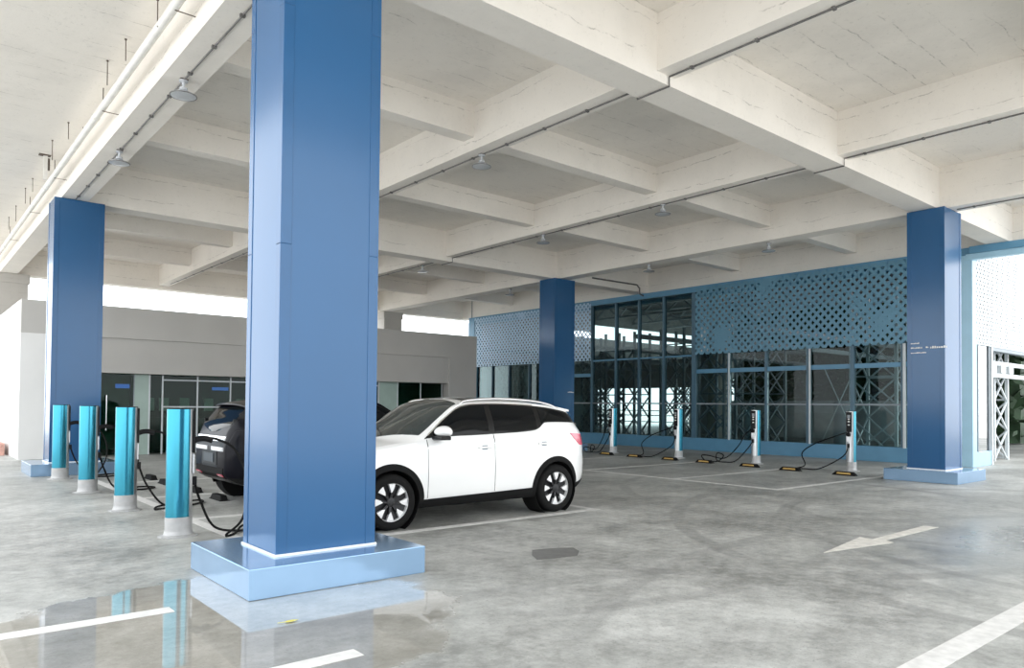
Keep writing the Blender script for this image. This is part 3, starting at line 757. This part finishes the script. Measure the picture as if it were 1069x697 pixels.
# ------------------------------------------------------------------ cars
def pchip(xs, ys):
    xs = np.array(xs, float); ys = np.array(ys, float); h = np.diff(xs); d = np.diff(ys) / h
    m = np.zeros(len(xs)); m[0], m[-1] = d[0], d[-1]
    for i in range(1, len(xs) - 1):
        if d[i - 1] * d[i] > 0:
            w1, w2 = 2 * h[i] + h[i - 1], h[i] + 2 * h[i - 1]
            m[i] = (w1 + w2) / (w1 / d[i - 1] + w2 / d[i])
    def f(x):
        x = min(max(x, xs[0]), xs[-1]); i = min(int(np.searchsorted(xs, x, side='right')) - 1, len(xs) - 2)
        t = (x - xs[i]) / h[i]; t2, t3 = t * t, t * t * t
        return float((2 * t3 - 3 * t2 + 1) * ys[i] + (t3 - 2 * t2 + t) * h[i] * m[i] + (-2 * t3 + 3 * t2) * ys[i + 1] + (t3 - t2) * h[i] * m[i + 1])
    return f
LEN = 4.36; WB0, WB1, WR = .87, 3.61, .345
f_zb = pchip([0, .15, .5, 3.8, 4.1, 4.25, 4.36], [.30, .24, .23, .24, .30, .36, .46])
f_w = pchip([0, .06, .15, .32, .7, 1.2, 2.4, 3.4, 3.8, 4.05, 4.22, 4.33, 4.36], [.56, .68, .77, .85, .905, .918, .922, .922, .905, .865, .80, .72, .66])
f_b = pchip([0, .05, .15, .4, .9, 1.3, 2.5, 3.24, 3.6, 4.0, 4.2, 4.36], [.66, .76, .84, .93, 1.02, 1.075, 1.12, 1.17, 1.20, 1.20, 1.16, .86])
f_zs = pchip([0, .05, .15, .4, .9, 1.28, 1.40, 1.70, 1.98, 2.2, 2.7, 3.3, 3.75, 3.98, 4.05, 4.16, 4.26, 4.33, 4.36], [.68, .78, .86, .955, 1.045, 1.10, 1.17, 1.38, 1.545, 1.575, 1.590, 1.572, 1.525, 1.475, 1.44, 1.31, 1.185, 1.02, .88])
f_zr = pchip([0, .05, .15, .4, .8, .98, 1.10, 1.5, 1.9, 2.12, 2.4, 2.8, 3.3, 3.75, 4.00, 4.06, 4.16, 4.27, 4.33, 4.36], [.70, .82, .91, 1.0, 1.075, 1.10, 1.165, 1.375, 1.57, 1.628, 1.655, 1.652, 1.630, 1.575, 1.52, 1.47, 1.345, 1.20, 1.04, .90])
f_gw = pchip([0, .06, .15, .4, .9, 1.28, 1.6, 1.98, 2.4, 3.3, 3.8, 4.05, 4.2, 4.36], [.50, .62, .70, .76, .80, .83, .775, .70, .675, .675, .655, .65, .66, .58])
s_low = pchip([0, .06, .18, .38, .55, .72, .86, .95, 1.0], [.90, .95, .982, .995, 1.0, .988, .985, .972, .945])
def ysurf(x, z):
    zb, b, zs, w, gw = f_zb(x), f_b(x), f_zs(x), f_w(x), f_gw(x)
    if z <= b: return w * s_low((z - zb) / max(b - zb, .01))
    t = min(max((z - b) / max(zs - b, .01), 0), 1); y0 = w * .945
    return y0 + (gw - y0) * t + .022 * math.sin(PI * t) * min(1, (zs - b) * 3)
def ztop(x, y):
    gw = f_gw(x); u = min(abs(y) / gw, 1)
    return f_zs(x) + (f_zr(x) - f_zs(x)) * (1 - u ** 2.6)

def build_car(paint, label, loc, rz, rear_details):
    car = thing('car', label, 'car', (0, 0, 0), 0, None)
    # -- body shell, lofted along its length and cut open at the wheels
    bm = bmesh.new(); rings = []
    xs = sorted(set([round(v, 3) for v in np.concatenate([np.linspace(0, .3, 9), np.linspace(.3, 3.7, 58), np.linspace(3.7, LEN, 22)])]))
    for x in xs:
        zb, b, zs = f_zb(x), f_b(x), f_zs(x); half = [(0, zb), (.45 * f_w(x), zb), (.80 * f_w(x), zb)]
        for t in np.linspace(0, 1, 11): z = zb + .012 + (b - zb - .012) * t; half.append((ysurf(x, z), z))
        for t in np.linspace(.14, 1, 7): z = b + (zs - b) * t; half.append((ysurf(x, z), z))
        for t in (.03, .08, .16, .28, .42, .6, .8): y = f_gw(x) * (1 - t); half.append((y, ztop(x, y)))
        top = (0, f_zr(x))
        ring = [(y, z) for y, z in half] + [top] + [(-y, z) for y, z in half[:0:-1]]
        rings.append([bm.verts.new((x, y, z)) for y, z in ring])
    n = len(rings[0])
    for a, b in zip(rings, rings[1:]):
        for i in range(n): bm.faces.new((a[i], b[i], b[(i + 1) % n], a[(i + 1) % n]))
    for r in (rings[0][::-1], rings[-1]):
        c = bm.verts.new(sum((v.co for v in r), Vector()) / n)
        for i in range(n): bm.faces.new((r[i], r[(i + 1) % n], c))
    body = link('body', bm, paint, car)
    bc = bmesh.new()
    for xc in (WB0, WB1):
        for s in (-1, 1):
            lathe(bc, [(0, s * .56), (.405, s * .56), (.405, s * 1.2), (0, s * 1.2)], 40, 'y', (xc, 0, WR))
    cutter = link('cutter', bc, 'clad')
    md = body.modifiers.new('arch', 'BOOLEAN'); md.operation = 'DIFFERENCE'; md.object = cutter; md.solver = 'EXACT'
    dg = bpy.context.evaluated_depsgraph_get(); me = bpy.data.meshes.new_from_object(body.evaluated_get(dg))
    body.modifiers.clear(); body.data = me
    me.materials.clear(); me.materials.append(M[paint])
    for p in me.polygons: p.use_smooth = True; p.material_index = 0
    me.set_sharp_from_angle(angle=math.radians(32))
    bpy.data.objects.remove(cutter)

    def strip(name, side, x0, x1, lo, hi, m, off=.004, nx=20, nz=8, parent=None, depth=.012, smooth=40):
        """sheet following the body side between two height curves"""
        O, I = [], []
        for i in range(nx + 1):
            x = x0 + (x1 - x0) * i / nx; a, b = lo(x), hi(x); ro, ri = [], []
            for j in range(nz + 1):
                z = a + (b - a) * j / nz; y = ysurf(x, z)
                ro.append((x, side * (y + off), z)); ri.append((x, side * (y + off - depth), z))
            O.append(ro); I.append(ri)
        b_ = bmesh.new(); gridsolid(b_, O, I); return link(name, b_, m, parent or car, smooth)
    w_lo = pchip([1.36, 1.40, 2.4, 3.2, 3.30, 3.44, 3.6, 4.26], [1.105, 1.115, 1.150, 1.19, 1.22, 1.30, 1.305, 1.285])
    w_hi = pchip([1.36, 1.44, 1.72, 2.02, 2.2, 2.62, 3.1, 3.45, 3.85, 4.0, 4.1, 4.26], [1.112, 1.165, 1.37, 1.525, 1.553, 1.565, 1.552, 1.528, 1.478, 1.45, 1.39, 1.29])
    cap = lambda x: min(w_hi(x), f_zs(x) - .012)
    for s in (-1, 1):
        dlo = strip('window_band', s, 1.36, 4.24, w_lo, cap, 'trimblk', .003, 60, 6)
        for x0, x1 in ((1.50, 2.40), (2.50, 3.27), (3.36, 3.98)):
            strip('side_window', s, x0, x1, lambda x: min(w_lo(x) + .02, cap(x) - .02), lambda x: cap(x) - .022, 'carglass', .006, 22, 6, dlo)
        # bright line on top of the window band
        strip('window_trim', s, 1.42, 3.30, lambda x: cap(x) - .004, lambda x: cap(x) + .012, 'trimblk' if paint == 'carblack' else 'chrome', .006, 30, 1, dlo)
        # cladding: arches and sill
        for xc in (WB0, WB1):
            O, I = [], []
            for i in range(31):
                a = -.30 + (PI + .60) * i / 30; ro, ri = [], []
                for j in range(4):
                    r = .392 + .078 * j / 3; x = xc + r * math.cos(a); z = max(WR + r * math.sin(a), .235)
                    x = min(max(x, .03), LEN - .03)
                    y = ysurf(x, max(z, f_zb(x) + .005)) + (.012 if j < 3 else .002)
                    ro.append((x, s * y, z)); ri.append((x, s * (y - .05), z))
                O.append(ro); I.append(ri)
            b_ = bmesh.new(); gridsolid(b_, O, I); link('wheel_arch', b_, 'clad', car, 40)
            b_ = bmesh.new(); lathe(b_, [(.402, s * .57), (.402, s * .885), (.396, s * .885), (.396, s * .58), (0, s * .58), (0, s * .57), (.402, s * .57)], 36, 'y', (xc, 0, WR))
            link('wheel_well', b_, 'clad', car, 40)
        strip('sill', s, WB0 + .44, WB1 - .44, lambda x: f_zb(x) + .004, lambda x: .345 + .02 * (x - 1.3), 'clad', .010, 24, 4)
        strip('bumper_cladding', s, WB1 + .44, LEN - .05, lambda x: f_zb(x) + .01, lambda x: .40 + .12 * (x - 4.05), 'clad', .010, 10, 4)
        # door seams and creases
        for x, z0, z1 in ((1.385, .36, 1.10), (2.46, .38, 1.155)):
            strip('door_seam', s, x, x + .007, lambda q: z0, lambda q: z1, 'trimblk', .0012, 1, 10, None, .006)
        for x, z in ((2.29, .975), (3.36, 1.00)):
            b_ = bmesh.new(); y = s * (ysurf(x, z) + .001); box(b_, (x - .115, min(y, y + s * .024), z - .012), (x + .115, max(y, y + s * .024), z + .016), .008)
            h = link('door_handle', b_, paint, car)
            b_ = bmesh.new(); box(b_, (x - .045, min(y - s * .006, y + s * .004), z - .03), (x + .045, max(y - s * .006, y + s * .004), z + .03), .003); link('handle_recess', b_, 'trimblk' if paint == 'carblack' else 'steel', h)
        # mirror
        my = s * (ysurf(1.6, 1.16) + .13)
        b_ = bmesh.new(); bmesh.ops.create_uvsphere(b_, u_segments=18, v_segments=12, radius=1)
        for v in b_.verts: v.co = Vector((1.58 + v.co.x * .13 * (1.0 if v.co.x < 0 else .62), my + v.co.y * .145, 1.195 + v.co.z * (.082 if v.co.z > 0 else .060)))
        mi = link('mirror', b_, paint, car, 60)
        b_ = bmesh.new(); box(b_, (1.47, min(my - s * .16, my + s * .10), 1.095), (1.62, max(my - s * .16, my + s * .10), 1.145), .012); link('mirror_foot', b_, 'trimblk', mi)
        # tail lamp wrapping the corner, red
        tl_lo = pchip([3.92, 4.05, 4.17, 4.30], [1.125, 1.02, .955, .95]); tl_hi = pchip([3.92, 4.32], [1.145, 1.11])
        strip('tail_light', s, 3.92, 4.31, tl_lo, lambda x: min(tl_hi(x), f_b(x) - .01), 'carblack' if rear_details else 'lampred', .006, 14, 4)
        strip('head_light', s, .05, .42, lambda x: .66 + .22 * x, lambda x: min(.72 + .34 * x, f_b(x) - .02), 'lampclear', .006, 12, 3)
        # roof rail
        b_ = bmesh.new(); pts = [(x, s * (f_gw(x) - .035), f_zs(x) + h) for x, h in ((2.04, .010), (2.18, .034), (2.7, .046), (3.3, .042), (3.66, .030), (3.82, .004))]
        tube(b_, pts, .017, 8); link('roof_rail', b_, 'chrome' if paint == 'carwhite' else 'trimblk', car, 50)
    # -- windscreen, roof glass, rear window
    def top_sheet(name, fx, y_frac, m, ns=18, nt=14, off=.006, depth=.02):
        O, I = [], []
        for i in range(nt + 1):
            t = i / nt; ro, ri = [], []
            for j in range(ns + 1):
                u = -1 + 2 * j / ns; x = fx(u, t); y = u * y_frac * f_gw(x); z = ztop(x, y)
                ro.append((x + off * .2, y, z + off)); ri.append((x, y, z + off - depth))
            O.append(ro); I.append(ri)
        b_ = bmesh.new(); gridsolid(b_, O, I); return link(name, b_, m, car, 50)
    top_sheet('windscreen', lambda u, t: (1.00 + .33 * abs(u) ** 2.2) * (1 - t) + (2.05 - .07 * u * u) * t, .93, 'screenglass')
    top_sheet('roof_glass', lambda u, t: 2.16 + 1.1 * t, .72, 'carglass', off=.003)
    top_sheet('rear_window', lambda u, t: (4.075 - .02 * u * u) * (1 - t) + (4.315 - .05 * u * u) * t, .95, 'carglass')
    for y, x1 in ((-.30, 1.42), (.28, 1.36)):
        b_ = bmesh.new(); tube(b_, [(1.05, y, ztop(1.05, y) + .016), (1.14, y + .22, ztop(1.14, y + .22) + .016), (1.22, y + .46, ztop(1.22, y + .46) + .02)], .007, 6); link('wiper', b_, 'trimblk', car, 50)
    # rear spoiler
    b_ = bmesh.new(); O, I = [], []
    for i in range(9):
        x = 3.86 + .27 * i / 8; ro, ri = [], []
        for j in range(17):
            u = -1 + j / 8; xx = x - .05 * u * u * (i / 8); y = u * .66
            z = ztop(3.86, y * .97) + (-.17) * (xx - 3.86) + .012
            ro.append((xx, y, z)); ri.append((xx, y, z - .012 - .03 * (1 - (i / 8)) - .012))
        O.append(ro); I.append(ri)
    gridsolid(b_, O, I); link('spoiler', b_, paint, car, 45)
    # tailgate furniture
    def rear(name, y0, y1, z0, z1, m, off=.008, parent=None):
        O, I = [], []
        def xr(y, z):       # find the tail surface along x for a given height
            lo, hi = 3.2, LEN
            for _ in range(26):
                c = (lo + hi) / 2
                ok = (f_zs(c) - .0 >= z and f_zb(c) <= z and ysurf(c, z) >= abs(y)) or (z > f_b(c) and ztop(c, y) >= z and f_gw(c) >= abs(y) * .9)
                lo, hi = (c, hi) if ok else (lo, c)
            return lo
        ny, nz = 12, 5
        for i in range(ny + 1):
            y = y0 + (y1 - y0) * i / ny; ro, ri = [], []
            for j in range(nz + 1):
                z = z0 + (z1 - z0) * j / nz; x = xr(y, z); ro.append((x + off, y, z)); ri.append((x - .012, y, z))
            O.append(ro); I.append(ri)
        q = bmesh.new(); gridsolid(q, O, I); return link(name, q, m, parent or car, 40)
    rear('tail_bar', -.62, .62, .955, 1.03, 'chrome' if rear_details else 'lampred')
    rear('plate_recess', -.34, .34, .60, .80, 'trimblk')
    rear('number_plate', -.22, .22, .635, .765, 'signblue' if not rear_details else 'plate', .018)
    rear('rear_bumper_panel', -.62, .62, .40, .56, 'clad')
    for s in (-1, 1):
        rear('reflector', *sorted((s * .40, s * .60)), .43, .47, 'lampred', .016)
        rear('tail_strip', *sorted((s * .10, s * .62)), .81, .87, 'lampclear' if rear_details else 'lampred', .010)  # pale strips paint reflected glare on the black tail; red on the white car
    # grille
    q = bmesh.new()
    for i in range(5): box(q, (-.012, -.42 + .02 * i, .36 + .06 * i), (.03, .42 - .02 * i, .395 + .06 * i), .006)
    link('grille', q, 'trimblk', car)
    # -- wheels
    def wheel(xc, s):
        w = empty('wheel', (xc, s * .80, WR)); w.parent = car
        q = bmesh.new(); hw = .108
        lathe(q, [(.235, -hw), (.255, -hw - .004), (.30, -hw - .008), (.328, -hw + .006), (.343, -hw + .03), (.345, -.03), (.345, .03), (.343, hw - .03), (.328, hw - .006), (.30, hw + .008), (.255, hw + .004), (.235, hw)], 48, 'y')
        for f in q.faces: f.smooth = True
        link('tyre', q, 'rubber', w, 50)
        o_ = s * .085
        q = bmesh.new(); lathe(q, [(.238, -s * .10), (.238, o_ - s * .03), (.20, o_ - s * .05), (0, o_ - s * .05), (0, -s * .10)], 40, 'y'); rim = link('rim', q, 'rimdark', w, 40)
        q = bmesh.new(); lathe(q, [(.228, o_ - s * .03), (.232, o_ + s * .012), (.240, o_ + s * .014), (.243, o_ - s * .03)], 40, 'y'); link('rim_lip', q, 'rimsilver', rim, 40)
        for k in range(8):
            a = 2 * PI * k / 8
            def pt(r, da, y):
                return (r * math.cos(a + s * da), y, r * math.sin(a + s * da))
            q = bmesh.new()
            P = [(.115, .02), (.228, -.16), (.232, .26), (.150, .20)]
            f0 = [q.verts.new(pt(r, d, o_ + s * .006)) for r, d in P]; f1 = [q.verts.new(pt(r, d, o_ - s * .03)) for r, d in P]
            q.faces.new(f0); q.faces.new(f1[::-1])
            for i in range(4): q.faces.new((f0[i], f0[(i + 1) % 4], f1[(i + 1) % 4], f1[i]))
            link('spoke', q, 'rimsilver', rim)
            q = bmesh.new(); P = [(.035, -.5), (.118, .00), (.150, .22), (.035, .5)]
            f0 = [q.verts.new(pt(r, d, o_ + s * (.004 if r > .1 else -.008))) for r, d in P]; f1 = [q.verts.new(pt(r, d, o_ - s * .04)) for r, d in P]
            q.faces.new(f0); q.faces.new(f1[::-1])
            for i in range(4): q.faces.new((f0[i], f0[(i + 1) % 4], f1[(i + 1) % 4], f1[i]))
            link('spoke_root', q, 'rimdark', rim)
        q = bmesh.new(); lathe(q, [(.058, o_ - s * .04), (.056, o_ + s * .002), (.03, o_ + s * .008), (0, o_ + s * .008)], 24, 'y'); link('hub_cap', q, 'rimdark', rim, 40)
    for xc in (WB0, WB1):
        for s in (-1, 1): wheel(xc, s)
    car.location = loc; car.rotation_euler = (0, 0, rz)
    return car

build_car('carwhite', 'white sport utility car parked behind the front pillar', (3.82, 8.745, 0), math.radians(-.6), False)
bk = build_car('carblack', 'black car mostly hidden behind the front pillar, tail toward the cyan posts', (8.37, 11.72, 0), PI, True)
bk.scale = (1.06, 1.0, 1.01)

# ------------------------------------------------------------------ daylight and camera
w = bpy.data.worlds.new('World'); sc.world = w; w.use_nodes = True
nt = w.node_tree; bg = nt.nodes['Background']
tc = nt.nodes.new('ShaderNodeTexCoord'); nz = nt.nodes.new('ShaderNodeTexNoise'); nz.inputs['Scale'].default_value = 2.0; nz.inputs['Detail'].default_value = 4
rp = nt.nodes.new('ShaderNodeValToRGB'); rp.color_ramp.elements[0].color = (.86, .93, 1.0, 1); rp.color_ramp.elements[1].color = (1.0, 1.0, .99, 1)
nt.links.new(tc.outputs['Generated'], nz.inputs['Vector']); nt.links.new(nz.outputs['Fac'], rp.inputs['Fac']); nt.links.new(rp.outputs['Color'], bg.inputs['Color'])
bg.inputs['Strength'].default_value = 3.3
s = bpy.data.lights.new('sun', 'SUN'); s.energy = 1.2; s.angle = math.radians(20); s.color = (1, .98, .94)
so = bpy.data.objects.new('sun', s); COL.objects.link(so)
so.rotation_euler = Vector((-.25, .35, -1)).to_track_quat('-Z', 'Y').to_euler()

a, b, c = 8.71977118e-01, 2.18194504e-02, 9.13860280e-03
ca, sa, cb, sb, cc, s_ = math.cos(a), math.sin(a), math.cos(b), math.sin(b), math.cos(c), math.sin(c)
Y = Matrix(((sa, -ca, 0), (0, 0, -1), (ca, sa, 0))); P = Matrix(((1, 0, 0), (0, cb, sb), (0, -sb, cb))); R = Matrix(((cc, -s_, 0), (s_, cc, 0), (0, 0, 1)))
Mx = R @ P @ Y
cam = bpy.data.cameras.new('camera'); co = bpy.data.objects.new('camera', cam); COL.objects.link(co)
rot = Matrix((Mx[0], -Mx[1], -Mx[2])).transposed()
co.matrix_world = Matrix.Translation((0, 0, 1.55)) @ rot.to_4x4()
cam.sensor_fit = 'HORIZONTAL'; cam.sensor_width = 36; cam.lens = 36 * 767.178634 / 1069; cam.shift_y = (405.788481 - 348.5) / 1069
cam.clip_start = .05; cam.clip_end = 600
sc.camera = co
sc.view_settings.view_transform = 'Standard'; sc.view_settings.look = 'None'; sc.view_settings.gamma = 1; sc.view_settings.use_curve_mapping = False
sc.view_settings.exposure = 0.0
sc.cycles.use_denoising = True; sc.cycles.max_bounces = 10; sc.cycles.diffuse_bounces = 6; sc.cycles.transparent_max_bounces = 16
sc.cycles.sample_clamp_indirect = 8; sc.cycles.caustics_reflective = False; sc.cycles.caustics_refractive = False
